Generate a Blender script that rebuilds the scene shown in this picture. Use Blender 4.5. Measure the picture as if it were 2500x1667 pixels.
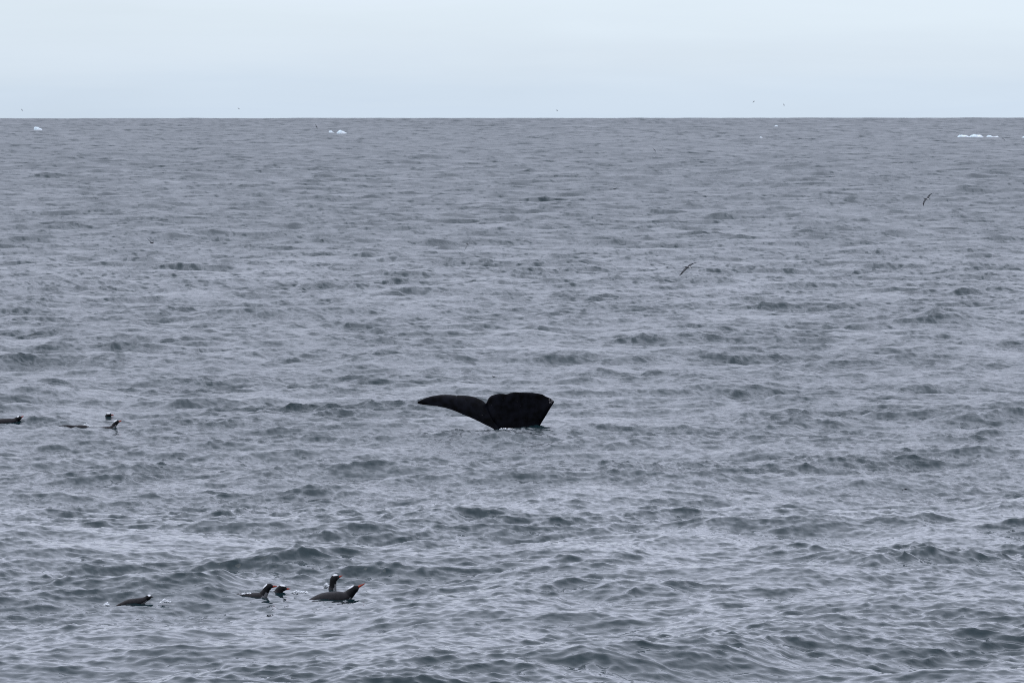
import bpy, bmesh, math, random
import numpy as np
from mathutils import Vector

# ------------------------------------------------------------------ clean
for o in list(bpy.data.objects):
    bpy.data.objects.remove(o)
scn = bpy.context.scene
COL = scn.collection

# ------------------------------------------------------------------ camera
CAM_H = 6.5                    # deck height above mean sea level, metres
LENS = 210.0
FPX = LENS / 36.0 * 2500.0     # focal length in pixels of the 2500 px photograph
R_EARTH = 6.371e6
DIP = math.sqrt(2 * CAM_H / R_EARTH)
HORIZON_Y = 289.8
PITCH = DIP + math.atan((833.5 - HORIZON_Y) / FPX)

cam_d = bpy.data.cameras.new("camera")
cam = bpy.data.objects.new("camera", cam_d)
COL.objects.link(cam)
cam.location = (0, 0, CAM_H)
cam.rotation_euler = (math.pi / 2 - PITCH, math.radians(0.04), 0)
cam_d.lens = LENS
cam_d.sensor_width = 36.0
cam_d.clip_start = 1.0
cam_d.clip_end = 40000.0
cam_d.dof.use_dof = True
cam_d.dof.focus_distance = 105.0
cam_d.dof.aperture_fstop = 14.0
scn.camera = cam

# ------------------------------------------------------------------ world: overcast polar sky
SUN_EL, SUN_AZ = math.radians(55), math.radians(-72)
world = bpy.data.worlds.new("World")
scn.world = world
world.use_nodes = True
nt = world.node_tree
nt.nodes.clear()
N, L = nt.nodes, nt.links
out = N.new("ShaderNodeOutputWorld")
bg = N.new("ShaderNodeBackground")
bg.inputs["Strength"].default_value = 0.1
sky = N.new("ShaderNodeTexSky")
sky.sky_type = 'NISHITA'
sky.sun_disc = False
sky.sun_elevation = SUN_EL
sky.sun_rotation = SUN_AZ
sky.dust_density = 3.0
tc = N.new("ShaderNodeTexCoord")
sep = N.new("ShaderNodeSeparateXYZ")
L.new(tc.outputs["Generated"], sep.inputs[0])
# cloud layer: long thin streaks near the horizon, broad billows overhead
mp = N.new("ShaderNodeMapping")
mp.inputs["Scale"].default_value = (14, 14, 170)
L.new(tc.outputs["Generated"], mp.inputs["Vector"])
nz = N.new("ShaderNodeTexNoise")
nz.inputs["Scale"].default_value = 1.0
nz.inputs["Detail"].default_value = 5
nz.inputs["Roughness"].default_value = 0.5
L.new(mp.outputs[0], nz.inputs["Vector"])
nzb = N.new("ShaderNodeTexNoise")
nzb.inputs["Scale"].default_value = 3.0
nzb.inputs["Detail"].default_value = 4
L.new(tc.outputs["Generated"], nzb.inputs["Vector"])
# elevation wobbled by the streak noise
wob = N.new("ShaderNodeMath"); wob.operation = 'MULTIPLY_ADD'
wob.inputs[1].default_value = 0.011
L.new(nz.outputs["Fac"], wob.inputs[0])
wob2 = N.new("ShaderNodeMath"); wob2.operation = 'SUBTRACT'; wob2.inputs[1].default_value = 0.0055
L.new(sep.outputs["Z"], wob2.inputs[0])
L.new(wob2.outputs[0], wob.inputs[2])
pw = N.new("ShaderNodeMath"); pw.operation = 'POWER'; pw.inputs[1].default_value = 0.4
mx0 = N.new("ShaderNodeMath"); mx0.operation = 'MAXIMUM'; mx0.inputs[1].default_value = 0.0
L.new(wob.outputs[0], mx0.inputs[0])
L.new(mx0.outputs[0], pw.inputs[0])
ramp = N.new("ShaderNodeValToRGB")
cr = ramp.color_ramp
SKY_STOPS = [(0.0, (0.64, 0.752, 0.88)), (0.10, (0.655, 0.765, 0.885)), (0.155, (0.715, 0.815, 0.915)),
             (0.195, (0.75, 0.852, 0.94)), (0.28, (0.825, 0.895, 1.05)), (0.45, (0.935, 1.005, 1.23)), (0.7, (1.01, 1.09, 1.31)), (1.0, (1.09, 1.17, 1.40))]
cr.elements[0].position, cr.elements[0].color = SKY_STOPS[0][0], (*SKY_STOPS[0][1], 1)
cr.elements[1].position, cr.elements[1].color = SKY_STOPS[-1][0], (*SKY_STOPS[-1][1], 1)
for p, c in SKY_STOPS[1:-1]:
    e = cr.elements.new(p); e.color = (*c, 1)
L.new(pw.outputs[0], ramp.inputs["Fac"])
bil = N.new("ShaderNodeMapRange")
bil.inputs["From Min"].default_value = 0.3; bil.inputs["From Max"].default_value = 0.7
bil.inputs["To Min"].default_value = 9.5; bil.inputs["To Max"].default_value = 10.6
L.new(nzb.outputs["Fac"], bil.inputs["Value"])
mp2 = N.new("ShaderNodeMapping"); mp2.inputs["Scale"].default_value = (9, 9, 60); mp2.inputs["Location"].default_value = (3.1, 1.7, 0.4)
L.new(tc.outputs["Generated"], mp2.inputs["Vector"])
nz2 = N.new("ShaderNodeTexNoise"); nz2.inputs["Scale"].default_value = 1.6; nz2.inputs["Detail"].default_value = 6
nz2.inputs["Distortion"].default_value = 0.6
L.new(mp2.outputs[0], nz2.inputs["Vector"])
veil = N.new("ShaderNodeMath"); veil.operation = 'MULTIPLY_ADD'; veil.inputs[1].default_value = 1.3
L.new(nz2.outputs["Fac"], veil.inputs[0])
bl2 = N.new("ShaderNodeMath"); bl2.operation = 'SUBTRACT'; bl2.inputs[1].default_value = 0.65
L.new(bil.outputs[0], bl2.inputs[0]); L.new(bl2.outputs[0], veil.inputs[2])
cl = N.new("ShaderNodeVectorMath"); cl.operation = 'SCALE'
L.new(ramp.outputs["Color"], cl.inputs[0])
L.new(veil.outputs[0], cl.inputs["Scale"])
mixs = N.new("ShaderNodeMix"); mixs.data_type = 'RGBA'
mixs.inputs["Factor"].default_value = 0.96
L.new(sky.outputs["Color"], mixs.inputs["A"])
L.new(cl.outputs[0], mixs.inputs["B"])
L.new(mixs.outputs["Result"], bg.inputs["Color"])
L.new(bg.outputs[0], out.inputs["Surface"])

# ------------------------------------------------------------------ veiled sun
sd = bpy.data.lights.new("sun", 'SUN')
sd.energy = 0.5
sd.angle = math.radians(50)
sd.color = (1.0, 0.99, 0.985)
sun = bpy.data.objects.new("sun", sd)
COL.objects.link(sun)
sun.location = (0, 0, 50)
sdir = Vector((math.sin(SUN_AZ) * math.cos(SUN_EL), math.cos(SUN_AZ) * math.cos(SUN_EL), math.sin(SUN_EL)))
sun.rotation_euler = sdir.to_track_quat('Z', 'Y').to_euler()

scn.cycles.use_denoising = False
scn.cycles.filter_width = 1.0
scn.view_settings.view_transform = 'Standard'
scn.view_settings.look = 'None'
scn.view_settings.exposure = 0.0
scn.view_settings.gamma = 1.0
scn.view_settings.use_curve_mapping = False

# ------------------------------------------------------------------ helpers
cp, sp_ = math.cos(PITCH), math.sin(PITCH)


def ray(px, py):
    a, b = (px - 1250) / FPX, -(py - 833.5) / FPX
    return Vector((a, cp + b * sp_, -sp_ + b * cp)).normalized()


def at_dist(px, py, d):
    """world point at forward distance d (metres) along the line of sight"""
    r = ray(px, py)
    return Vector((0, 0, CAM_H)) + r * (d / r.y)


def on_sea(px, py):
    """distance of the mean sea surface along the line of sight"""
    dep = (py - HORIZON_Y) / FPX + DIP
    d = CAM_H / dep
    for _ in range(30):
        d = CAM_H / (dep - d / (2 * R_EARTH))
    return d


def tag(o, label=None, cat=None, group=None, kind=None):
    for k, v in (("label", label), ("category", cat), ("group", group), ("kind", kind)):
        if v:
            o[k] = v
    return o


def link(name, verts, faces, mats, parent=None, smooth=True, fmat=None):
    me = bpy.data.meshes.new(name)
    me.from_pydata([tuple(v) for v in verts], [], faces)
    for m in mats:
        me.materials.append(m)
    if fmat is not None:
        me.polygons.foreach_set("material_index", fmat)
    me.polygons.foreach_set("use_smooth", [smooth] * len(me.polygons))
    me.update()
    o = bpy.data.objects.new(name, me)
    COL.objects.link(o)
    if parent:
        o.parent = parent
    return o


def mat(name, color, rough=0.5, spec=0.5, ior=1.45):
    m = bpy.data.materials.new(name)
    m.use_nodes = True
    b = m.node_tree.nodes["Principled BSDF"]
    b.inputs["Base Color"].default_value = (*color, 1)
    b.inputs["Roughness"].default_value = rough
    b.inputs["Specular IOR Level"].default_value = spec
    b.inputs["IOR"].default_value = ior
    return m


def mottle(m, c1, c2, scale, detail=4, lo=0.35, hi=0.65, bump=0.0):
    """two-tone procedural colour in object space, optional relief"""
    t = m.node_tree
    b = t.nodes["Principled BSDF"]
    co = t.nodes.new("ShaderNodeTexCoord")
    n = t.nodes.new("ShaderNodeTexNoise")
    n.inputs["Scale"].default_value = scale
    n.inputs["Detail"].default_value = detail
    t.links.new(co.outputs["Object"], n.inputs["Vector"])
    r = t.nodes.new("ShaderNodeValToRGB")
    r.color_ramp.elements[0].position, r.color_ramp.elements[0].color = lo, (*c1, 1)
    r.color_ramp.elements[1].position, r.color_ramp.elements[1].color = hi, (*c2, 1)
    t.links.new(n.outputs["Fac"], r.inputs["Fac"])
    t.links.new(r.outputs["Color"], b.inputs["Base Color"])
    if bump:
        bp = t.nodes.new("ShaderNodeBump")
        bp.inputs["Strength"].default_value = bump
        bp.inputs["Distance"].default_value = 0.02
        t.links.new(n.outputs["Fac"], bp.inputs["Height"])
        t.links.new(bp.outputs[0], b.inputs["Normal"])
    return m


M_SKIN = mottle(mat("whale_skin", (0.004,) * 3, 0.33, 0.03), (0.0008, 0.0008, 0.001), (0.005, 0.0055, 0.0085), 7.0, 6, bump=0.12)
M_BACK = mottle(mat("penguin_back", (0.03,) * 3, 0.45, 0.2), (0.009, 0.008, 0.009), (0.018, 0.016, 0.0175), 30)
M_HEAD = mottle(mat("penguin_head", (0.008,) * 3, 0.5, 0.15), (0.003, 0.003, 0.004), (0.007, 0.007, 0.008), 40)
M_WHITE = mottle(mat("penguin_white", (0.75,) * 3, 0.5, 0.4), (0.62, 0.63, 0.64), (0.8, 0.8, 0.8), 40)
M_THROAT = mottle(mat("penguin_throat", (0.3,) * 3, 0.5, 0.4), (0.07, 0.07, 0.075), (0.2, 0.2, 0.205), 60)
M_BILL = mottle(mat("bill_orange", (0.55, 0.06, 0.025), 0.4, 0.4), (0.26, 0.03, 0.016), (0.42, 0.06, 0.025), 60)
M_BILLTOP = mat("bill_ridge", (0.02, 0.015, 0.015), 0.4, 0.4)
M_FOAM = mat("foam", (0.85, 0.87, 0.88), 0.4, 0.5, 1.33)
M_ICE = mottle(mat("ice", (0.8, 0.88, 0.92), 0.5, 0.4, 1.31), (0.72, 0.86, 0.90), (0.88, 0.92, 0.94), 0.8, bump=0.3)
M_DARKFEATHER = mottle(mat("dark_feather", (0.03,) * 3, 0.7, 0.1), (0.01, 0.01, 0.013), (0.025, 0.025, 0.03), 20)
M_GREYFEATHER = mottle(mat("grey_feather", (0.12,) * 3, 0.7, 0.2), (0.08, 0.085, 0.09), (0.16, 0.165, 0.17), 20)
M_HAZEANDPALEFEATHER = mottle(mat("haze_and_pale_feather", (0.35,) * 3, 0.7, 0.2), (0.26, 0.27, 0.28), (0.38, 0.385, 0.39), 20)  # distant sky birds: haze painted in as paler plumage; also one nearer bird's pale wings
M_PALEFEATHER = mottle(mat("pale_feather", (0.6,) * 3, 0.7, 0.2), (0.5, 0.5, 0.48), (0.68, 0.68, 0.66), 20)

# ------------------------------------------------------------------ the sea: sum of wind-wave bands
WIND = math.radians(-68)     # mean direction of travel, measured from +X


class Band:
    """one periodic FFT tile holding the waves between two wavelengths, at its own tile size"""
    def __init__(self, l0, l1, L_, n, slope, spread, seed, rot, chop):
        self.l0, self.l1, self.L, self.n, self.rot = l0, l1, L_, n, rot
        rng = np.random.default_rng(seed)
        k1 = np.fft.fftfreq(n, L_ / n) * 2 * np.pi
        kx, ky = np.meshgrid(k1, k1, indexing="ij")
        k = np.hypot(kx, ky)
        ks = np.where(k == 0, 1, k)
        a = np.arctan2(ky, kx) + rot - WIND
        c = np.cos(a)
        dirf = np.where(c > 0, np.abs(c) ** spread, 0.0) + 0.06
        lo, hi = 2 * np.pi / l1, 2 * np.pi / l0
        win = ((k >= lo) & (k < hi)).astype(float)
        amp = np.sqrt(ks ** -4.0 * dirf) * win
        ph = (rng.normal(size=(n, n)) + 1j * rng.normal(size=(n, n)))
        H = amp * ph
        z = np.fft.ifft2(H)
        f = np.real
        sx, sy = f(np.fft.ifft2(1j * kx * H)), f(np.fft.ifft2(1j * ky * H))
        g = slope / math.sqrt(float(np.mean(sx ** 2 + sy ** 2)))
        self.z = (f(z) * g).astype(np.float32)
        self.dx = (f(np.fft.ifft2(1j * kx / ks * H)) * g * chop).astype(np.float32)
        self.dy = (f(np.fft.ifft2(1j * ky / ks * H)) * g * chop).astype(np.float32)
        self.sx = (sx * g).astype(np.float32)
        self.sy = (sy * g).astype(np.float32)
        self.slope = slope

    def sample(self, x, y, comps=("z", "dx", "dy")):
        cr_, sr = math.cos(self.rot), math.sin(self.rot)
        u = (x * cr_ + y * sr) / self.L * self.n
        v = (-x * sr + y * cr_) / self.L * self.n
        iu, iv = np.floor(u), np.floor(v)
        fu, fv = (u - iu).astype(np.float32), (v - iv).astype(np.float32)
        fu = fu * fu * (3 - 2 * fu) * 0.35 + fu * 0.65
        fv = fv * fv * (3 - 2 * fv) * 0.35 + fv * 0.65
        i0, j0 = iu.astype(np.int64) % self.n, iv.astype(np.int64) % self.n
        i1, j1 = (i0 + 1) % self.n, (j0 + 1) % self.n
        res = []
        for nme in comps:
            t = getattr(self, nme)
            res.append((t[i0, j0] * (1 - fu) + t[i1, j0] * fu) * (1 - fv) + (t[i0, j1] * (1 - fu) + t[i1, j1] * fu) * fv)
        for q in range(1, len(res) - 1, 2):
            a, b = res[q], res[q + 1]
            res[q], res[q + 1] = a * cr_ - b * sr, a * sr + b * cr_
        return res


CHOP = 1.0
BANDS = [
    Band(35.0, 130.0, 1900.0, 256, 0.045, 4, 10, 0.05, 0.0),
    Band(6.0, 18.0, 397.0, 512, 0.036, 1.5, 21, 0.10, CHOP),
    Band(2.4, 6.0, 171.0, 512, 0.080, 1.2, 12, -0.17, CHOP),
    Band(0.90, 2.4, 83.0, 512, 0.100, 1.2, 13, 0.31, CHOP),
    Band(0.36, 0.9, 37.0, 512, 0.126, 1.2, 14, -0.42, CHOP),
    Band(0.15, 0.36, 17.3, 512, 0.188, 1.2, 15, 0.55, CHOP),
    Band(0.06, 0.15, 6.1, 512, 0.125, 1.2, 16, -0.7, CHOP * 0.9),
]
GUST = Band(3.5, 14.0, 431.0, 512, 1.0, 1, 99, 0.2, 0)
GUST.z /= GUST.z.std()

CALM = []     # (x, y, radius across, radius along, strength): water a body is lying in
PEAK = []     # (x, y, half width, half length, height, skew): single steep wavelets


def sea(x, y, along, across):
    """shape of the surface at points whose mesh spacing is given along and across the line to the ship.
    returns dx, dy, z, the slopes (sx, sy) of wavelets too short for the mesh, and the variance finer still"""
    x = np.asarray(x, dtype=np.float64); y = np.asarray(y, dtype=np.float64)
    along = np.broadcast_to(np.asarray(along, dtype=np.float64), x.shape)
    across = np.broadcast_to(np.asarray(across, dtype=np.float64), x.shape)
    X = np.zeros(x.shape); Y = np.zeros(x.shape); Z = np.zeros(x.shape); lost = np.zeros(x.shape)
    SX = np.zeros(x.shape); SY = np.zeros(x.shape)
    gust = GUST.sample(x, y, ("z",))[0]
    calm = np.ones(x.shape)
    for cx, cy, rx, ry, s in CALM:
        e = ((x - cx) / rx) ** 2 + ((y - cy) / ry) ** 2
        calm *= 1 - s * np.exp(-e)
    rr = np.hypot(x, y)
    for i, b in enumerate(BANDS):
        lc = math.sqrt(b.l0 * b.l1)
        w = np.clip(lc / (2.0 * np.maximum(along, across)) - 0.35, 0, 1)
        wa = np.clip(lc / (2.0 * across) - 0.35, 0, 1)
        wa = np.maximum(wa, w)
        if i == 0:
            gf = np.clip((rr - 500) / 4000, 0, 1)        # ocean swell, only outside the sheltered water
        elif i < 3:
            gf = 1 + 0.55 * np.clip((rr - 100) / 600, 0, 1)      # breezier offshore
        else:
            gf = np.exp((0.24 if i < 5 else 0.16) * gust) * 0.97 * (1 + (0.5 if i == 3 else 0.2) * np.clip((rr - 100) / 500, 0, 1))     # wave groups
        lost += (1 - wa ** 2) * (b.slope * gf) ** 2
        m = wa > 0
        if not m.any():
            continue
        z, dx, dy, sx, sy = b.sample(x[m], y[m], ("z", "dx", "dy", "sx", "sy"))
        g = gf[m] * (calm[m] if 1 < i < 5 else 1)
        a = w[m] * g
        Z[m] += z * a; X[m] += dx * a; Y[m] += dy * a
        e = (wa[m] - w[m]) * g
        SX[m] += sx * e; SY[m] += sy * e
    for cx, cy, hw, hl, h, skew in PEAK:
        u = (x - cx) / hw
        v = (y - cy - skew * (x - cx)) / hl
        m = (np.abs(u) < 3.5) & (np.abs(v) < 5)
        if m.any():
            um, vm = u[m], v[m]
            # steep towards -Y (towards the ship), gentle behind
            vm = np.where(vm < 0, vm, vm * 0.55)
            Z[m] += h * np.exp(-um ** 2) * np.exp(-np.sqrt(vm ** 2 + 0.04) * 1.3) * (1 + 0.2 * np.sin(um * 5))
    return X, Y, Z, SX, SY, lost


def sea_z(x, y):
    """height of the finished surface over a point (undoing the sideways shift)"""
    qx, qy = np.array([x]), np.array([y])
    for _ in range(4):
        dx, dy, z, _a, _b, _l = sea(qx, qy, 0.08, 0.04)
        qx, qy = x - dx, y - dy
    return float(z[0]) - (x * x + y * y) / (2 * R_EARTH)


def meet_sea(px, py, reach=7.0):
    """where the line of sight first meets the wavy surface"""
    d0 = on_sea(px, py)
    r = ray(px, py)
    ds = np.linspace(d0 - reach, d0 + reach, 900)
    k = ds / r.y
    x, y, zr = r.x * k, ds, CAM_H + r.z * k
    zs = sea(x, y, 0.08, 0.04)[2] - (x * x + y * y) / (2 * R_EARTH)
    below = np.nonzero(zr <= zs)[0]
    n = below[0] if len(below) else 450
    return Vector((x[n], y[n], zs[n]))


def calm_at(px, py, rx=0.7, ry=1.6, s=0.75):
    d = on_sea(px, py)
    p = at_dist(px, py, d)
    CALM.append((p.x, p.y - ry * 0.35, rx, ry, s))


def peak_at(px, py, wpx, h, hl=0.30, skew=0.0):
    d = on_sea(px, py)
    p = at_dist(px, py, d)
    PEAK.append((p.x, p.y, wpx * d / FPX * 0.62, hl * 0.75, h * 0.62, skew))


# ---- where the animals lie in the water (photograph pixels of their waterline)
PENGUIN_AT = {
    "A": (22, 1028), "B": (260, 1014), "C": (260, 1043), "D": (196, 1042),
    "E": (325, 1468), "F": (636, 1451), "G": (681, 1443), "H": (812, 1436), "I": (825, 1460),
}
WHALE_AT = (1260, 1048)
for k_, (px_, py_) in PENGUIN_AT.items():
    calm_at(px_, py_, 0.5, 1.5, 0.5)
WHALE_D = meet_sea(*WHALE_AT, 3.0).y + 2.2     # just behind the crest that hides its waterline

# ---- the steep wavelets one can point at in the photograph
for a_ in [(1650, 1096, 75, 0.17, 0.32, 0.15), (1880, 1218, 60, 0.17, 0.3, -0.05), (400, 1358, 85, 0.12, 0.28, 0.1),
           (1120, 1462 - 205, 60, 0.10, 0.3, 0.2), (540, 1428, 75, 0.11, 0.3, 0.1), (1590, 1245, 55, 0.09, 0.3, 0.2),
           (2130, 1382, 60, 0.10, 0.28, 0.1), (2460, 1370, 80, 0.12, 0.3, 0.2), (80, 1560, 120, 0.10, 0.4, 0.0),
           (1710, 1355, 70, 0.09, 0.3, 0.2), (120, 1057, 40, 0.14, 0.35, 0.0)]:
    peak_at(*a_)

# ---- polar sheet round the ship, finest where a telephoto lens can resolve it, out past the horizon
half = math.radians(5.45)
dense = np.linspace(-half, half, 531)
step = dense[1] - dense[0]
side = [half]
st = step
while side[-1] < math.pi - 0.12:
    st *= 1.06 if len(side) < 26 else 1.4
    side.append(side[-1] + min(st, 0.3))
side = np.array(side[1:])
side = side[side < math.pi - 0.1]
ang = np.concatenate([-side[::-1], dense, side, [math.pi]])
na = len(ang)
rad = [3.0]
while rad[-1] < 61:
    rad.append(rad[-1] + max(0.3, 0.6 * (61 - rad[-1]) / 20))
while rad[-1] < 14000:
    rad.append(rad[-1] + (min(0.051 * (rad[-1] / 65) ** 1.5, 45.0) if rad[-1] < 11000 else 300.0))
rad = np.array(rad)
nr = len(rad)
AA, RR = np.meshgrid(ang, rad)
x0, y0 = RR * np.sin(AA), RR * np.cos(AA)
dr = np.gradient(rad)[:, None]
da = np.gradient(ang)[None, :]
ones = np.ones(RR.shape)
dx, dy, zz, fsx, fsy, lost = sea(x0.ravel(), y0.ravel(), (0.75 * dr * ones).ravel(), (RR * da).ravel())
xx, yy = x0.ravel() + dx, y0.ravel() + dy
zz = zz - (RR.ravel() ** 2) / (2 * R_EARTH)
co = np.stack([xx, yy, zz], 1).astype(np.float32)
co = np.vstack([co, [[0, 0, 0]]]).astype(np.float32)
i = np.arange(nr - 1)[:, None] * na
j = np.arange(na)[None, :]
jn = (j + 1) % na
quads = np.stack([i + j, i + jn, i + na + jn, i + na + j], -1).reshape(-1, 4)[:, ::-1]
tris = np.stack([np.full(na, nr * na), (np.arange(na) + 1) % na, np.arange(na)], 1)
me = bpy.data.meshes.new("sea")
nq, ntri = len(quads), len(tris)
me.vertices.add(len(co)); me.vertices.foreach_set("co", co.ravel())
me.loops.add(nq * 4 + ntri * 3)
me.loops.foreach_set("vertex_index", np.concatenate([quads.ravel(), tris.ravel()]).astype(np.int32))
me.polygons.add(nq + ntri)
me.polygons.foreach_set("loop_start", np.concatenate([np.arange(nq) * 4, nq * 4 + np.arange(ntri) * 3]).astype(np.int32))
me.polygons.foreach_set("use_smooth", np.ones(nq + ntri, dtype=bool))
me.update(calc_edges=True)
at = me.attributes.new("fine_slope", 'FLOAT', 'POINT')
at.data.foreach_set("value", np.append(np.sqrt(lost), 0.1).astype(np.float32))
at2 = me.attributes.new("wavelet_slope", 'FLOAT_VECTOR', 'POINT')
at2.data.foreach_set("vector", np.vstack([np.stack([-fsx, -fsy, np.zeros_like(fsx)], 1), [[0, 0, 0]]]).astype(np.float32).ravel())
sea_o = bpy.data.objects.new("sea", me)
COL.objects.link(sea_o)
tag(sea_o, "grey wind-rippled open sea reaching to the horizon", None, None, "structure")

m = bpy.data.materials.new("sea_water")
m.use_nodes = True
t = m.node_tree
b = t.nodes["Principled BSDF"]
b.inputs["Base Color"].default_value = (0.006, 0.020, 0.024, 1)
b.inputs["IOR"].default_value = 1.333
att = t.nodes.new("ShaderNodeAttribute"); att.attribute_name = "fine_slope"
# unresolved wavelets act as gloss roughness: alpha = sqrt(2) * rms slope, roughness = sqrt(alpha)
ma = t.nodes.new("ShaderNodeMath"); ma.operation = 'MULTIPLY_ADD'
ma.inputs[1].default_value = 0.42; ma.inputs[2].default_value = 0.002
t.links.new(att.outputs["Fac"], ma.inputs[0])
mr = t.nodes.new("ShaderNodeMath"); mr.operation = 'POWER'; mr.inputs[1].default_value = 0.5
t.links.new(ma.outputs[0], mr.inputs[0])
t.links.new(mr.outputs[0], b.inputs["Roughness"])
# centimetre ripples as tilted normals
geo = t.nodes.new("ShaderNodeNewGeometry")
mpn = t.nodes.new("ShaderNodeMapping")
mpn.inputs["Scale"].default_value = (8.0, 13.0, 8.0)
mpn.inputs["Rotation"].default_value = (0, 0, 0.3)
t.links.new(geo.outputs["Position"], mpn.inputs["Vector"])
nn = t.nodes.new("ShaderNodeTexNoise")
nn.inputs["Scale"].default_value = 1.0
nn.inputs["Detail"].default_value = 3
nn.inputs["Roughness"].default_value = 0.6
t.links.new(mpn.outputs[0], nn.inputs["Vector"])
sb = t.nodes.new("ShaderNodeVectorMath"); sb.operation = 'SUBTRACT'; sb.inputs[1].default_value = (0.5, 0.5, 0.5)
t.links.new(nn.outputs["Color"], sb.inputs[0])
mu = t.nodes.new("ShaderNodeVectorMath"); mu.operation = 'MULTIPLY'; mu.inputs[1].default_value = (0.18, 0.24, 0.0)
t.links.new(sb.outputs[0], mu.inputs[0])
ad = t.nodes.new("ShaderNodeVectorMath"); ad.operation = 'ADD'
att2 = t.nodes.new("ShaderNodeAttribute"); att2.attribute_name = "wavelet_slope"
ad2 = t.nodes.new("ShaderNodeVectorMath"); ad2.operation = 'ADD'
t.links.new(geo.outputs["Normal"], ad2.inputs[0]); t.links.new(att2.outputs["Vector"], ad2.inputs[1])
t.links.new(ad2.outputs[0], ad.inputs[0]); t.links.new(mu.outputs[0], ad.inputs[1])
no = t.nodes.new("ShaderNodeVectorMath"); no.operation = 'NORMALIZE'
t.links.new(ad.outputs[0], no.inputs[0])
t.links.new(no.outputs[0], b.inputs["Normal"])
me.materials.append(m)

# ------------------------------------------------------------------ smooth curve through control points
def catmull(pts, n):
    P = [np.array(p, float) for p in pts]
    P = [2 * P[0] - P[1]] + P + [2 * P[-1] - P[-2]]
    outp = []
    seg = len(P) - 3
    for q in range(n):
        s = q / (n - 1) * seg
        k = min(int(s), seg - 1)
        f = s - k
        a, b_, c, d = P[k:k + 4]
        outp.append(0.5 * (2 * b_ + (c - a) * f + (2 * a - 5 * b_ + 4 * c - d) * f * f + (3 * b_ - a - 3 * c + d) * f ** 3))
    return np.array(outp)


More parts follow.
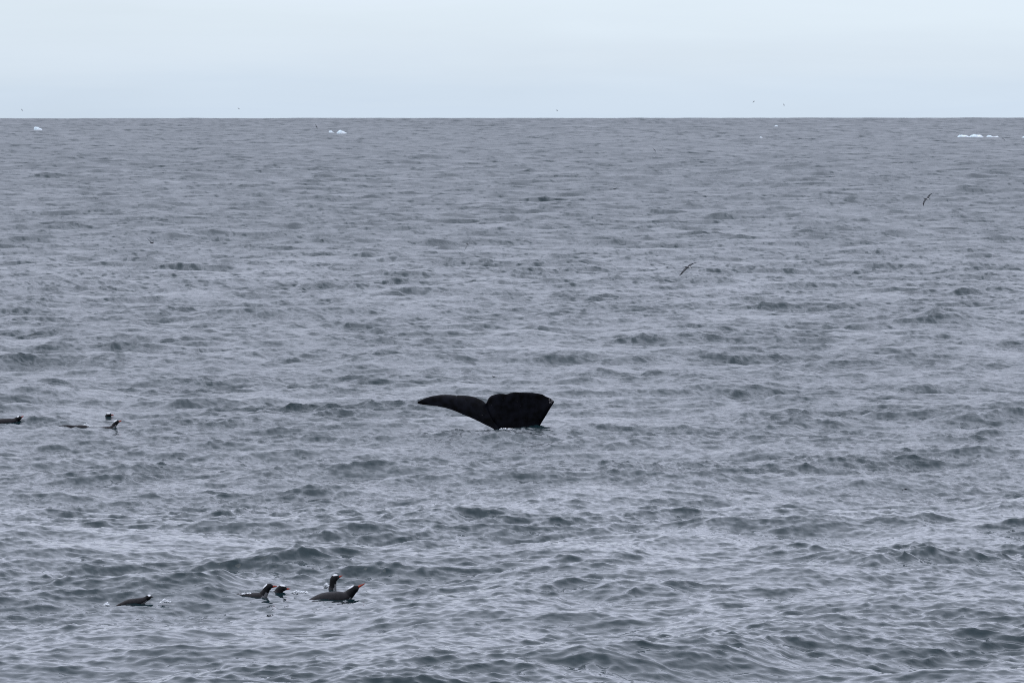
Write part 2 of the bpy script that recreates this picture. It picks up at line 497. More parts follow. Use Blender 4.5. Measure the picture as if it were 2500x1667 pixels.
# ------------------------------------------------------------------ the whale
def build_whale():
    d = WHALE_D
    S = 0.17857 * d / FPX                      # metres per zoomed pixel (420 px crop shown 2352 wide)
    def P(zx, zz_, dep):                       # crop pixel -> local metres (x right, y away, z up)
        return ((zx - 1570) * S, dep, (718 - zz_) * S)
    # trailing edge from the left tip over the notch to the right tip; leading edge below
    trail = [(218, 332, -0.35), (285, 296, -0.30), (400, 258, -0.20), (520, 242, -0.10), (640, 241, 0.0), (735, 256, 0.06), (756, 266, 0.07),
             (775, 254, 0.08), (890, 259, 0.14), (1000, 283, 0.18), (1090, 318, 0.2), (1150, 362, 0.2), (1185, 300, 0.16), (1250, 248, 0.12),
             (1330, 232, 0.10), (1440, 235, 0.08), (1520, 213, 0.06), (1620, 213, 0.05), (1740, 214, 0.04), (1840, 224, 0.0), (1920, 237, -0.03),
             (2000, 275, -0.07), (2060, 305, -0.1), (2086, 330, -0.12)]
    lead = [(218, 340, -0.37), (280, 360, -0.38), (400, 374, -0.36), (500, 388, -0.34), (600, 410, -0.31), (690, 438, -0.28), (720, 450, -0.27),
            (750, 462, -0.26), (850, 508, -0.22), (960, 555, -0.18), (1100, 625, -0.13), (1290, 735, -0.08), (1360, 900, -0.08), (1420, 1250, -0.05),
            (1480, 1500, 0.0), (1540, 1560, 0), (1570, 1570, 0), (1600, 1570, 0), (1640, 1540, 0), (1690, 1400, 0), (1760, 1000, -0.04),
            (1872, 702, -0.06), (1985, 505, -0.09), (2082, 338, -0.12)]
    nu, nv = 150, 30
    T = catmull([P(*p) for p in trail], nu)
    Ld = catmull([P(*p) for p in lead], nu)
    rw = np.random.default_rng(4)
    jag = np.convolve(rw.normal(size=nu + 6), [0.2, 0.5, 1, 0.5, 0.2], "same")[3:-3] * 0.0022
    for nick in (38, 71, 96, 121):
        jag[nick:nick + 1] -= 0.004
    T[:, 2] += jag * np.sin(np.linspace(0, math.pi, nu)) ** 0.3
    C = np.zeros((nu, nv, 3))
    for a in range(nv):
        s = a / (nv - 1)
        C[:, a] = T * (1 - s) + Ld * s
    # fold line between the flukes: a valley running from the notch down to the stock
    ux, uz = P(1150, 362, 0)[0], P(1150, 362, 0)[2]
    lx, lz = P(1362, 722, 0)[0], P(1362, 722, 0)[2]
    f = np.clip((C[:, :, 2] - lz) / (uz - lz), -0.6, 1)
    foldx = lx + (ux - lx) * (f ** 1.0 + 0.32 * f * (1 - f))
    dist = C[:, :, 0] - foldx
    vis = np.clip(C[:, :, 2] / 0.05 + 0.5, 0, 1) * np.linspace(0.3, 1, nv)[None, :]
    stp = 1 / (1 + np.exp(-dist / 0.012))
    C[:, :, 1] += vis * ((1 - stp) * 0.06 * np.exp(-np.abs(dist) / 0.12) - stp * 0.05 * np.exp(-np.abs(dist) / 0.25))
    gu = np.gradient(C, axis=0); gv = np.gradient(C, axis=1)
    nrm = np.cross(gv, gu)
    nrm /= np.linalg.norm(nrm, axis=2, keepdims=True) + 1e-9
    # lens-shaped section, blunt on the leading edge, fine on the trailing edge, thick at the stock
    s = np.linspace(0, 1, nv)[None, :]
    uu = np.linspace(0, 1, nu)[:, None]
    prof = np.sqrt(np.clip(s, 0, 1)) * (1 - s ** 2.5) * 1.6
    prof = np.maximum(prof, 0.10 * (1 - s))
    tip = np.clip(np.minimum(uu, 1 - uu) / 0.22, 0, 1) ** 0.6
    thick = 0.075 * prof * (0.25 + 0.75 * tip)
    under = np.clip((-C[:, :, 2]) / 0.6, 0, 1)
    thick = thick + under * 0.22 * np.sqrt(np.clip(1 - (np.abs(C[:, :, 0] - P(1590, 0, 0)[0]) / 0.7) ** 2, 0, 1))
    thick[:, -1] = 0.002
    thick[:, 0] = 0.004
    thick[0, :] = 0.003; thick[-1, :] = 0.003
    Fr = C + nrm * thick[:, :, None]
    Bk = C - nrm * thick[:, :, None]
    verts = np.concatenate([Fr.reshape(-1, 3), Bk.reshape(-1, 3)])
    off = nu * nv
    faces = []
    for a in range(nu - 1):
        for c in range(nv - 1):
            q = (a * nv + c, a * nv + c + 1, (a + 1) * nv + c + 1, (a + 1) * nv + c)
            faces.append(q)
            faces.append(tuple(off + w for w in q[::-1]))
    for a in range(nu - 1):
        for c in (0, nv - 1):
            q = (a * nv + c, (a + 1) * nv + c, off + (a + 1) * nv + c, off + a * nv + c)
            faces.append(q if c == 0 else q[::-1])
    for c in range(nv - 1):
        for a in (0, nu - 1):
            q = (a * nv + c, a * nv + c + 1, off + a * nv + c + 1, off + a * nv + c)
            faces.append(q[::-1] if a == 0 else q)
    base = at_dist(980 + 1570 * 0.17857, 920 + 718 * 0.17857, d)
    o = link("whale", verts, faces, [M_SKIN], smooth=True)
    bm = bmesh.new(); bm.from_mesh(o.data)
    bmesh.ops.recalc_face_normals(bm, faces=bm.faces)
    bm.to_mesh(o.data); bm.free()
    o.location = base
    tag(o, "black whale tail with spread flukes sinking into the sea", "whale")
    # pale scars and nicks on the right tip, water beads on the skin
    tipp = P(2050, 318, -0.12)
    t = M_SKIN.node_tree
    b = t.nodes["Principled BSDF"]
    src = b.inputs["Base Color"].links[0].from_socket
    co = t.nodes.new("ShaderNodeTexCoord")
    ds = t.nodes.new("ShaderNodeVectorMath"); ds.operation = 'DISTANCE'; ds.inputs[1].default_value = tipp
    t.links.new(co.outputs["Object"], ds.inputs[0])
    nz_ = t.nodes.new("ShaderNodeTexNoise"); nz_.inputs["Scale"].default_value = 28; nz_.inputs["Detail"].default_value = 5
    t.links.new(co.outputs["Object"], nz_.inputs["Vector"])
    mrg = t.nodes.new("ShaderNodeMapRange")
    mrg.inputs["From Min"].default_value = 0.02; mrg.inputs["From Max"].default_value = 0.13
    mrg.inputs["To Min"].default_value = 0.56; mrg.inputs["To Max"].default_value = 0.25
    t.links.new(ds.outputs["Value"], mrg.inputs["Value"])
    ltn = t.nodes.new("ShaderNodeMath"); ltn.operation = 'LESS_THAN'
    t.links.new(nz_.outputs["Fac"], ltn.inputs[0]); t.links.new(mrg.outputs[0], ltn.inputs[1])
    mx = t.nodes.new("ShaderNodeMix"); mx.data_type = 'RGBA'
    mx.inputs["B"].default_value = (0.10, 0.095, 0.095, 1)
    t.links.new(ltn.outputs[0], mx.inputs["Factor"]); t.links.new(src, mx.inputs["A"])
    t.links.new(mx.outputs["Result"], b.inputs["Base Color"])
    return o


build_whale()


# ------------------------------------------------------------------ penguins
def loft(spine, nu=44, nv=20, lat=1.12, u0=0.0, u1=1.0, a0=0.0, a1=2 * math.pi, grow=0.0, lat_off=None):
    """tube along (x, z, radius) points; returns verts (nu, nv, 3) with nv angles a0..a1, angle 0 = up"""
    C = catmull(spine, 200)
    idx = np.clip(np.linspace(u0, u1, nu) * 199, 0, 199)
    C = np.stack([np.interp(idx, np.arange(200), C[:, q]) for q in range(3)], 1)
    tg = np.gradient(C[:, :2], axis=0)
    tg /= np.linalg.norm(tg, axis=1, keepdims=True) + 1e-9
    nx, nz2 = -tg[:, 1], tg[:, 0]
    r = np.maximum(C[:, 2], 0.002) + grow
    full = abs(a1 - a0 - 2 * math.pi) < 1e-6
    an = np.linspace(a0, a1, nv, endpoint=not full)
    V = np.zeros((nu, nv, 3))
    for q, a in enumerate(an):
        V[:, q, 0] = C[:, 0] + nx * r * math.cos(a)
        V[:, q, 1] = r * lat * math.sin(a)
        V[:, q, 2] = C[:, 1] + nz2 * r * math.cos(a)
    return V, an, full


def skin_faces(nu, nv, closed):
    fs = []
    lim = nv if closed else nv - 1
    for a in range(nu - 1):
        for c in range(lim):
            c2 = (c + 1) % nv
            fs.append((a * nv + c, a * nv + c2, (a + 1) * nv + c2, (a + 1) * nv + c))
    return fs


def fix_normals(o):
    bm = bmesh.new(); bm.from_mesh(o.data)
    bmesh.ops.recalc_face_normals(bm, faces=bm.faces)
    bm.to_mesh(o.data); bm.free()


def flat_limb(p0, p1, p2, w0, w1, w2, th, n=12):
    """paddle-shaped closed limb through three points, widths along Y-normal plane (dir, up) handled by caller"""
    pts = catmull([p0, p1, p2], n)
    ws = np.interp(np.linspace(0, 1, n), [0, 0.5, 1], [w0, w1, w2])
    return pts, ws


def penguin(key, spine, bill, label, yaw=0.0, head_u=(0.72, 1.0), patch=(0.80, 0.93, 0.75), throat=False, flippers=True, dark_bill=False,
            shoulder=(0.02, 0.02), splash_flipper=False):
    px, py = PENGUIN_AT[key]
    p = meet_sea(px, py)
    z = p.z
    root = bpy.data.objects.new("penguin", None)
    root.empty_display_size = 0.1
    COL.objects.link(root)
    root.location = (p.x, p.y, z - 0.034)
    root.rotation_euler = (0, 0, yaw)
    tag(root, label, "penguin", "penguins swimming at the surface")
    nu, nv = 56, 24
    V, an, _ = loft(spine, nu, nv)
    faces = skin_faces(nu, nv, True)
    verts = list(V.reshape(-1, 3))
    verts += [V[0].mean(0), V[-1].mean(0)]
    faces += [(nu * nv, (c + 1) % nv, c) for c in range(nv)]
    faces += [(nu * nv + 1, (nu - 1) * nv + c, (nu - 1) * nv + (c + 1) % nv) for c in range(nv)]
    fm = []
    for a in range(nu - 1):
        u = (a + 0.5) / (nu - 1)
        for c in range(nv):
            am = an[c] + math.pi / nv
            down = -math.cos(am)
            if u > head_u[0]:
                k = 1
                if throat and u < head_u[0] + 0.10 and down > 0.35:
                    k = 3
            else:
                k = 2 if down > 0.45 else 0
                if u > head_u[0] - 0.22 and down > (0.05 if throat else 0.45):
                    k = 3
            fm.append(k)
    fm += [0] * nv + [1] * nv
    body = link("body", verts, faces, [M_BACK, M_HEAD, M_WHITE, M_THROAT], root, True, fm)
    fix_normals(body)
    # white patch over the crown
    if patch:
        a = patch[2]
        Vp, _, _ = loft(spine, 8, 11, u0=patch[0], u1=patch[1], a0=-a * 1.35, a1=a * 1.35, grow=0.0022)
        for k in range(8):                       # round the corners of the patch
            s = math.sin(math.pi * (k + 0.6) / 8.2)
            mid = Vp[k, 5].copy()
            Vp[k] = mid + (Vp[k] - mid) * (0.45 + 0.55 * s)
        po = link("crown_patch", Vp.reshape(-1, 3), skin_faces(8, 11, False), [M_WHITE], root)
        sm = po.modifiers.new("depth", 'SOLIDIFY'); sm.thickness = 0.004; sm.offset = -1
    # bill: tapering, upper edge dark
    (bx0, bz0, br), (bx1, bz1) = bill
    mid = ((bx0 + bx1) / 2, (bz0 + bz1) / 2 - 0.001)
    bs = [(bx0 - (bx1 - bx0) * 0.25, bz0 - (bz1 - bz0) * 0.25, br * 1.1), (bx0, bz0, br), (mid[0], mid[1], br * 0.66), (bx1, bz1 - 0.002, 0.003)]
    Vb, anb, _ = loft(bs, 12, 12, lat=0.75)
    fb = skin_faces(12, 12, True)
    vb = list(Vb.reshape(-1, 3)) + [Vb[-1].mean(0)]
    fb += [(144, 11 * 12 + c, 11 * 12 + (c + 1) % 12) for c in range(12)]
    fmb = []
    for a in range(11):
        for c in range(12):
            fmb.append(1 if (dark_bill or math.cos(anb[c] + math.pi / 12) > 0.78) else 0)
    fmb += [1] * 12
    bo = link("bill", vb, fb, [M_BILL, M_BILLTOP], root, True, fmb)
    fix_normals(bo)
    # flippers (mostly below the surface) and the stiff tail
    if flippers:
        for s in (-1, 1):
            sx, sz = shoulder
            pts = catmull([(sx, s * 0.075, sz), (sx - 0.07, s * 0.17, sz - 0.07), (sx - 0.17, s * 0.22, sz - 0.15)], 10)
            w = np.interp(np.linspace(0, 1, 10), [0, 0.3, 1], [0.025, 0.03, 0.008])
            vs, fs = [], []
            for q in range(10):
                for ex, ez in ((1, 0), (0, 1), (-1, 0), (0, -1)):
                    vs.append(pts[q] + np.array([ex * w[q], 0, ez * 0.006]))
            for q in range(9):
                for c in range(4):
                    fs.append((q * 4 + c, q * 4 + (c + 1) % 4, q * 4 + 4 + (c + 1) % 4, q * 4 + 4 + c))
            fs += [(3, 2, 1, 0), (36, 37, 38, 39)]
            fo = link("flipper", vs, fs, [M_BACK], root)
            fix_normals(fo)
    tx, tz = spine[0][0], spine[0][1]
    vs = [(tx + 0.03, -0.02, tz + 0.008), (tx + 0.03, 0.02, tz + 0.008), (tx - 0.10, 0.012, tz - 0.02), (tx - 0.10, -0.012, tz - 0.02),
          (tx + 0.03, -0.02, tz - 0.006), (tx + 0.03, 0.02, tz - 0.006), (tx - 0.10, 0.012, tz - 0.026), (tx - 0.10, -0.012, tz - 0.026)]
    to = link("tail", vs, [(0, 1, 2, 3), (7, 6, 5, 4), (0, 4, 5, 1), (1, 5, 6, 2), (2, 6, 7, 3), (3, 7, 4, 0)], [M_BACK], root, False)
    return root


# the near five
penguin("I", [(-0.50, -0.07, 0.015), (-0.36, -0.025, 0.06), (-0.20, 0.012, 0.098), (-0.02, 0.025, 0.106), (0.09, 0.045, 0.086), (0.155, 0.095, 0.064),
              (0.20, 0.145, 0.056), (0.245, 0.175, 0.044), (0.275, 0.193, 0.018)], ((0.262, 0.186, 0.020), (0.365, 0.243)),
        "penguin lying long and low with dark back out of the water and bill raised", yaw=-0.08, head_u=(0.60, 1), patch=(0.70, 0.84, 0.62), shoulder=(0.03, -0.02))
penguin("H", [(-0.22, -0.45, 0.02), (-0.18, -0.32, 0.07), (-0.10, -0.16, 0.09), (-0.03, -0.05, 0.075), (-0.005, 0.04, 0.053), (0.0, 0.11, 0.047),
              (0.012, 0.165, 0.047), (0.05, 0.185, 0.042), (0.085, 0.188, 0.016)], ((0.075, 0.186, 0.017), (0.135, 0.213)),
        "penguin holding head and neck upright behind the long low one", yaw=0.25, head_u=(0.50, 1), patch=(0.78, 0.93, 0.72), throat=True, shoulder=(-0.08, -0.15))
penguin("F", [(-0.55, -0.10, 0.015), (-0.42, -0.05, 0.05), (-0.28, -0.03, 0.085), (-0.12, -0.03, 0.092), (0.0, 0.0, 0.075), (0.055, 0.065, 0.052),
              (0.085, 0.12, 0.046), (0.125, 0.148, 0.042), (0.165, 0.148, 0.016)], ((0.155, 0.146, 0.019), (0.225, 0.156)),
        "penguin with arched neck and level bill, leftmost head of the near trio", yaw=-0.1, head_u=(0.56, 1), patch=(0.70, 0.83, 0.68), throat=True, shoulder=(-0.05, -0.06))
penguin("G", [(-0.50, -0.16, 0.015), (-0.36, -0.11, 0.05), (-0.22, -0.08, 0.085), (-0.10, -0.05, 0.085), (-0.03, 0.0, 0.065), (0.0, 0.045, 0.054),
              (0.03, 0.075, 0.048), (0.07, 0.075, 0.038), (0.10, 0.068, 0.015)], ((0.09, 0.068, 0.017), (0.155, 0.072)),
        "penguin sunk to its neck, only head showing beside the arched-neck one", yaw=0.15, head_u=(0.56, 1), patch=(0.74, 0.9, 0.72), shoulder=(-0.09, -0.1))
penguin("E", [(-0.27, -0.055, 0.012), (-0.17, -0.018, 0.034), (-0.06, 0.008, 0.056), (0.05, 0.022, 0.058), (0.12, 0.042, 0.046), (0.165, 0.066, 0.035),
              (0.20, 0.086, 0.034), (0.225, 0.095, 0.026), (0.24, 0.096, 0.012)], ((0.232, 0.095, 0.012), (0.268, 0.094)),
        "penguin leaping flat and low over the water, alone at lower left", yaw=0.05, head_u=(0.66, 1), patch=(0.76, 0.92, 1.0), dark_bill=True, shoulder=(0.05, -0.02))
# the far ones
penguin("A", [(-0.50, -0.06, 0.02), (-0.36, -0.02, 0.06), (-0.20, 0.0, 0.085), (0.0, 0.012, 0.085), (0.10, 0.036, 0.064), (0.16, 0.075, 0.05),
              (0.20, 0.098, 0.046), (0.235, 0.11, 0.034), (0.255, 0.12, 0.014)], ((0.245, 0.116, 0.017), (0.298, 0.150)),
        "penguin cut by the picture edge, swimming low with bill tipped up", head_u=(0.60, 1), patch=(0.68, 0.80, 0.75), shoulder=(0.0, -0.02))
penguin("B", [(-0.40, -0.24, 0.02), (-0.28, -0.18, 0.06), (-0.14, -0.12, 0.085), (-0.04, -0.07, 0.07), (-0.005, -0.01, 0.05), (0.02, 0.03, 0.046),
              (0.05, 0.045, 0.044), (0.085, 0.045, 0.032), (0.105, 0.045, 0.014)], ((0.095, 0.044, 0.017), (0.16, 0.056)),
        "penguin showing only its head, furthest back of the left trio", head_u=(0.50, 1), patch=(0.66, 0.84, 0.75), shoulder=(-0.1, -0.12))
penguin("C", [(-0.45, -0.10, 0.02), (-0.30, -0.06, 0.06), (-0.12, -0.045, 0.088), (0.04, -0.03, 0.090), (0.115, 0.02, 0.064), (0.16, 0.085, 0.046),
              (0.19, 0.13, 0.044), (0.225, 0.15, 0.036), (0.25, 0.156, 0.015)], ((0.24, 0.152, 0.018), (0.31, 0.180)),
        "penguin with raised neck and pale throat, ahead of a splash", head_u=(0.58, 1), patch=(0.70, 0.86, 0.7), throat=True, shoulder=(0.02, -0.06))
penguin("D", [(-0.38, 0.065, 0.010), (-0.26, 0.055, 0.024), (-0.14, 0.02, 0.052), (0.0, 0.005, 0.072), (0.12, -0.01, 0.07), (0.20, -0.07, 0.055),
              (0.26, -0.10, 0.046), (0.30, -0.13, 0.034), (0.32, -0.145, 0.014)], ((0.31, -0.138, 0.016), (0.36, -0.19)),
        "penguin diving in a splash, just a dark strip of back showing", head_u=(0.7, 1), patch=None, shoulder=(0.0, -0.05))


# ------------------------------------------------------------------ splashes of white water
def splash(px, py, w, h, n, label, seed, lean=0.6):
    p = meet_sea(px, py)
    z = p.z
    rng = random.Random(seed)
    bm = bmesh.new()
    for q in range(n):
        r = rng.uniform(0.004, 0.012) * (1.6 if rng.random() < 0.15 else 1)
        s = bmesh.ops.create_icosphere(bm, subdivisions=1, radius=r)
        cx = rng.gauss(0, w * 0.4)
        cz = abs(rng.gauss(0, h * 0.45)) * max(0.15, 1 - abs(cx) / w)
        cy = rng.gauss(0, w * 0.25)
        ex, ez = rng.uniform(1, 2.2), rng.uniform(0.6, 1.3)
        for v in s["verts"]:
            v.co = Vector((v.co.x * ex + v.co.z * lean + cx, v.co.y + cy, v.co.z * ez + cz + 0.004))
    me = bpy.data.meshes.new("splash")
    bm.to_mesh(me); bm.free()
    me.materials.append(M_FOAM)
    me.polygons.foreach_set("use_smooth", [True] * len(me.polygons))
    o = bpy.data.objects.new("splash", me)
    COL.objects.link(o)
    o.location = (p.x, p.y, z)
    tag(o, label, "splash", "white water thrown up by the penguins", "stuff")


splash(208, 1041, 0.14, 0.07, 60, "splash of white water behind the pale-throated penguin", 1)
splash(260, 1477, 0.045, 0.05, 36, "small white splash trailing the leaping penguin", 2)
splash(402, 1470, 0.07, 0.05, 34, "white splash ahead of the leaping penguin", 3)
splash(796, 1432, 0.05, 0.05, 40, "white splash behind the upright penguin", 4)
splash(725, 1446, 0.14, 0.02, 46, "specks of foam between the near penguins", 5)
splash(600, 1450, 0.10, 0.02, 30, "foam specks by the arched-neck penguin", 6)
splash(1238, 1048, 0.16, 0.010, 34, "thin line of white water where the whale tail meets the sea", 8)
splash(1026, 985, 0.03, 0.02, 10, "drops falling from the tip of the whale fluke", 7)


# ------------------------------------------------------------------ seabirds
def seabird(px, py, d, wings, label, body_len=16, body_r=2.3, axis=(1, 0.1, 0), chord=4.2, body_mats=(1, 2, 0), wing_mat=0, depth=(0.0, 0.0)):
    """px,py: body centre in the photograph; wings: two polylines of (dx, dy) pixel offsets root..tip; d metres away"""
    S = d / FPX
    root_p = at_dist(px, py, d)
    verts, faces, fm = [], [], []

    def add_tube(pts, rv, rl, mats_):
        n, k = len(pts), 10
        o0 = len(verts)
        pts = np.array(pts, float)
        tg = np.gradient(pts, axis=0); tg /= np.linalg.norm(tg, axis=1, keepdims=True) + 1e-9
        for q in range(n):
            up = np.array([0, 0, 1.0]); side_ = np.cross(tg[q], up)
            if np.linalg.norm(side_) < 1e-3:
                side_ = np.array([0, 1.0, 0])
            side_ /= np.linalg.norm(side_)
            up = np.cross(side_, tg[q])
            for c in range(k):
                a = 2 * math.pi * c / k
                verts.append(pts[q] + side_ * math.cos(a) * rl[q] + up * math.sin(a) * rv[q])
        for q in range(n - 1):
            for c in range(k):
                c2 = (c + 1) % k
                faces.append((o0 + q * k + c, o0 + q * k + c2, o0 + (q + 1) * k + c2, o0 + (q + 1) * k + c))
                fm.append(mats_(q / (n - 1)))
        faces.append(tuple(o0 + c for c in range(k))[::-1]); fm.append(mats_(0))
        faces.append(tuple(o0 + (n - 1) * k + c for c in range(k))); fm.append(mats_(1))

    ax = Vector((axis[0], axis[2], axis[1])).normalized()
    n = 22
    tt = np.linspace(-0.5, 0.5, n)
    prof = np.interp(tt, [-0.5, -0.44, -0.33, -0.1, 0.12, 0.3, 0.5], [0.12, 0.45, 0.62, 1.0, 0.85, 0.5, 0.30])
    flat = np.interp(tt, [-0.5, 0.2, 0.5], [1, 1, 0.35])
    pts = [np.array(ax) * (q * body_len * S) for q in tt]
    add_tube(pts, prof * flat * body_r * S, prof * body_r * S * 1.1, lambda f: body_mats[0] if f < 0.5 else (body_mats[1] if f < 0.78 else body_mats[2]))
    for wi, w in enumerate(wings):
        m_ = 14
        W = catmull([(x_ * S, (dep if len(q_) < 3 else q_[2]) * S, -y_ * S) for q_ in w for x_, y_, dep in [(q_[0], q_[1], 0.0 if len(q_) < 3 else q_[2])]], m_)
        o0 = len(verts)
        f = np.linspace(0, 1, m_)
        ch = np.interp(f, [0, 0.35, 0.7, 1], [1.0, 0.95, 0.6, 0.08]) * chord * 1.35 * S
        back = np.array(ax)
        for q in range(m_):
            tgt = W[min(q + 1, m_ - 1)] - W[max(q - 1, 0)]
            tgt /= np.linalg.norm(tgt) + 1e-9
            nr_ = np.cross(tgt, back); nr_ /= np.linalg.norm(nr_) + 1e-9
            th = np.interp(f[q], [0, 1], [0.55, 0.12]) * S
            c0 = W[q]
            for e, hh in ((-0.5, 0), (-0.3, 1), (0.1, 0.7), (0.5, 0), (0.1, -0.5), (-0.3, -0.7)):
                verts.append(c0 + back * e * ch[q] + nr_ * hh * th)
        for q in range(m_ - 1):
            for c in range(6):
                c2 = (c + 1) % 6
                faces.append((o0 + q * 6 + c, o0 + q * 6 + c2, o0 + (q + 1) * 6 + c2, o0 + (q + 1) * 6 + c))
                fm.append(wing_mat if (c in (0, 5) or f[q] > 0.6 or wing_mat > 1) else 1)
        faces.append(tuple(o0 + c for c in range(6))[::-1]); fm.append(wing_mat)
        faces.append(tuple(o0 + (m_ - 1) * 6 + c for c in range(6))); fm.append(wing_mat)
    o = link("seabird", verts, faces, [M_DARKFEATHER, M_GREYFEATHER, M_PALEFEATHER, M_HAZEANDPALEFEATHER], None, True, fm)
    fix_normals(o)
    o.location = root_p
    tag(o, label, "bird", "seabirds skimming over the sea")
    return o


seabird(1680.5, 653, 150, [[(-2, 0, 0), (-9, 6, -4), (-17, 15, -8), (-23.7, 21, -10)], [(0, -1, 1), (5, -6, 5), (13, -9.5, 8), (26.3, -13, 12)]],
        "grey and white seabird banking with wings spread, right of the whale and above", body_len=21, axis=(1, -0.17, 0.2), chord=4.6)
seabird(2263, 486.5, 190, [[(-2, 0, 0), (-6, 5, -4), (-9, 11, -7), (-9.6, 18, -9)], [(2, -1, 1), (5, -7, 5), (10, -11.5, 8), (17.5, -14.5, 11)]],
        "seabird with curved upright wings, near the right edge of the sea", body_len=17, body_r=1.9, axis=(1, -0.06, 0.2), chord=3.8)
seabird(370.5, 593, 160, [[(-1, -1, 0), (-6, -6, 3), (-10, -10, 5), (-13.4, -12.5, 6)], [(1, 0, 0), (3, -1, -8), (4.5, -2, -16), (5, -3.5, -22)]],
        "small dark seabird with one thin wing raised, upper left of the sea", body_len=9, body_r=1.5, axis=(1, -0.3, 0.2), chord=2.2, body_mats=(0, 0, 0))
seabird(2210.5, 1194.2, on_sea(2210, 1206), [[(-1, 0, 0), (-4, -0.2, -4), (-7, 1, -8), (-10, 2.8, -10)], [(1, 0, 0), (4, -0.2, 4), (7, 0, 6), (10.5, 1, 8)]],
        "tiny black seabird skimming flat over the waves at right", body_len=11, body_r=1.4, axis=(1, 0, 0.3), chord=3.0, body_mats=(0, 0, 0))
seabird(1206, 919.5, on_sea(1206, 932), [[(-1, 0, 0), (-3, -1, -4), (-5, -2, -8), (-3, -3, -11)], [(0, 1, 0), (2, 1, 5), (5, 1.2, 9), (8, 1, 12)]],
        "tiny dark seabird low over the water just above the whale tail", body_len=8, body_r=1.2, axis=(1, 0, 0.3), chord=2.4, body_mats=(0, 1, 0))
seabird(1141, 596, 200, [[(-1, 1, 0), (-3, 6, -2), (-5, 11, -3), (-8, 17, -4)], [(1, 0, 0), (3, -3, 2), (4.5, -6, 3), (5, -9, 4)]],
        "seabird with black head and pale wings held up and down", body_len=6, body_r=1.3, axis=(1, -0.4, 0.2), chord=1.7, body_mats=(0, 3, 3), wing_mat=3)
seabird(1500, 462, 330, [[(-1, 0, 0), (-4, -2, -2), (-8, -2.5, -3), (-12, -1, -4)], [(1, 0, 0), (4, -2, 2), (8, -2.5, 3), (12, -1, 4)]],
        "faint gull-winged seabird over the far waves, above the whale to the right", body_len=6, body_r=1.1, axis=(0.5, -0.3, 1), chord=1.7, body_mats=(0, 0, 0))
far_birds = [
    (773, 309, 900, [(-0.5, 0), (-1.5, -3), (-2.5, -5), (-4, -6)], [(0, 0), (1, 3), (1.5, 5), (2.5, 7)], "dark seabird just under the skyline, left of the ice pair"),
    (1598, 367, 500, [(-0.5, 0), (-1.5, -2), (-3, -4), (-5, -6)], [(0.5, 0), (1.5, 2), (2, 3), (2.5, 5)], "slanting dark seabird over the far sea, right of centre"),
    (2450, 341, 600, [(-0.5, 0), (-2, -2), (-3, -2), (-5, -1)], [(0.5, 0), (2, 1), (3, 3), (5, 6)], "dark seabird flying beside the long ice floes"),
    (1360, 270, 1500, [(0, 0), (-1, -1), (-2, -2), (-2, -3)], [(0, 0), (1, 1), (1.5, 2), (2, 2.5)], "grey speck of a bird in the sky near picture centre"),
    (1840, 249, 1500, [(0, 0), (-1, 1), (-2, 2), (-3, 2)], [(0, 0), (1, -1), (1.5, -2), (2, -3)], "grey speck of a bird, left one of the pair in the sky"),
    (1914, 257, 1500, [(0, 0), (-0.4, -1), (-1, -2), (-1.2, -4)], [(0, 0), (0.3, 1), (0.6, 2), (0.6, 4)], "grey speck of a bird, right one of the pair in the sky"),
    (54, 268, 1500, [(0, 0), (-1, -1), (-1.5, -2), (-2, -3)], [(0, 0), (0.5, 1), (1, 2), (1.5, 3)], "grey speck of a bird in the sky above the leftmost ice"),
    (583, 265, 1500, [(0, 0), (-1, -1), (-2, -1), (-2.5, -2)], [(0, 0), (1, 1), (1.5, 1.5), (2, 2)], "grey speck of a bird in the sky left of the ice pair"),
]
for px_, py_, d_, w1, w2, lab in far_birds:
    seabird(px_, py_, d_, [[(x, y, 0.3 * q) for q, (x, y) in enumerate(w1)], [(x, y, 0.3 * q) for q, (x, y) in enumerate(w2)]],
            lab, body_len=4.0, body_r=0.9, axis=(1, -0.3, 0.3), chord=1.1, body_mats=(0, 0, 0) if d_ < 1200 else (3, 3, 3), wing_mat=0 if d_ < 1200 else 3)  # farthest birds get their haze from the lightened feather colour


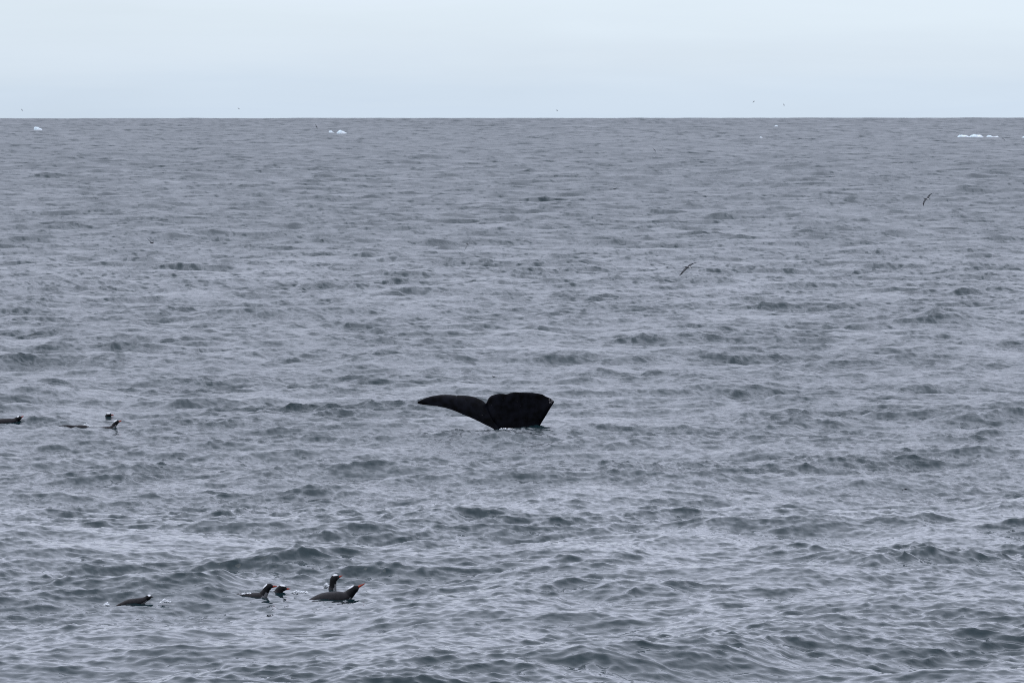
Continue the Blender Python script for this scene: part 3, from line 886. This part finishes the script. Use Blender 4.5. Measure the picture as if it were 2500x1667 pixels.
# ------------------------------------------------------------------ drifting ice
def ice(x0_, x1_, ybase, prof, label, seed):
    """prof: heights in photograph pixels at even steps from x0 to x1"""
    d = on_sea((x0_ + x1_) / 2, ybase)
    S = d / FPX
    cx = (x0_ + x1_) / 2
    base = at_dist(cx, ybase, d)
    rng = np.random.default_rng(seed)
    w = (x1_ - x0_) * S
    nx_, ny_ = 36, 16
    dep = max(w * 0.55, 1.2)
    us = np.linspace(0, 1, nx_); vs_ = np.linspace(-1, 1, ny_)
    top = np.interp(us, np.linspace(0, 1, len(prof)), prof) * S
    verts, faces = [], []
    ph = rng.uniform(0, 6.28, 8)
    for side_ in (1, -1):
        for a, u in enumerate(us):
            ed = (1 - (2 * u - 1) ** 4) ** 0.5
            for c, v in enumerate(vs_):
                e2 = max(0.0, 1 - abs(v) ** 3) ** 0.5
                y = v * dep * 0.5 * (0.35 + 0.65 * ed) * (1 + 0.15 * math.sin(u * 9 + ph[0]))
                if side_ == 1:
                    zt = top[a] * e2 * (1 + 0.08 * math.sin(u * 17 + v * 3 + ph[1]) + 0.06 * math.sin(u * 31 - v * 7 + ph[2])) + rng.normal(0, 0.03) * S * 1.5
                else:
                    zt = -1.2 * ed * e2 - 0.15
                verts.append(((u - 0.5) * w, y, zt))
    n0 = nx_ * ny_
    for a in range(nx_ - 1):
        for c in range(ny_ - 1):
            q = (a * ny_ + c, (a + 1) * ny_ + c, (a + 1) * ny_ + c + 1, a * ny_ + c + 1)
            faces.append(q); faces.append(tuple(n0 + k for k in q[::-1]))
    ring = [a * ny_ for a in range(nx_)] + [(nx_ - 1) * ny_ + c for c in range(1, ny_)] + [a * ny_ + ny_ - 1 for a in range(nx_ - 2, -1, -1)] + [c for c in range(ny_ - 2, 0, -1)]
    for k in range(len(ring)):
        p_, q_ = ring[k], ring[(k + 1) % len(ring)]
        faces.append((p_, n0 + p_, n0 + q_, q_))
    o = link("ice_floe", verts, faces, [M_ICE], None, False)
    fix_normals(o)
    o.location = base
    tag(o, label, "ice floe", "pieces of ice drifting near the horizon")


ice(2337, 2368, 338.5, [3, 7, 8, 6.5, 7.5, 5, 3], "humped white ice floe, left piece of the long ice row at right", 1)
ice(2366, 2401, 338.5, [3.5, 7.5, 8.5, 8, 7.5, 7, 3], "longest white ice floe, middle piece of the row at right", 2)
ice(2408, 2440, 337.5, [2, 6.5, 5, 2.5, 2.5, 4, 1], "low white ice floe with a hollow, last piece of the row at right", 3)
ice(2492, 2520, 339, [1, 4, 6, 5, 2], "white ice cut by the right picture edge", 4)
ice(803, 816, 325, [4, 6, 5, 2.5, 1], "small white ice floe, left one of the pair under the skyline", 5)
ice(822, 846, 326.5, [2, 7, 8, 6.5, 4, 2], "bright white ice floe, right one of the pair under the skyline", 6)
ice(83, 103, 318, [7, 8.5, 7, 5, 2], "lone white ice floe at far left, higher on its left end", 7)
ice(1854, 1863, 338.5, [1, 4, 2.5, 1], "tiny peaked white ice chip on the far sea", 8)
ice(1890, 1900, 310.5, [1, 3, 3.5, 1], "faint sliver of ice close under the skyline", 9)
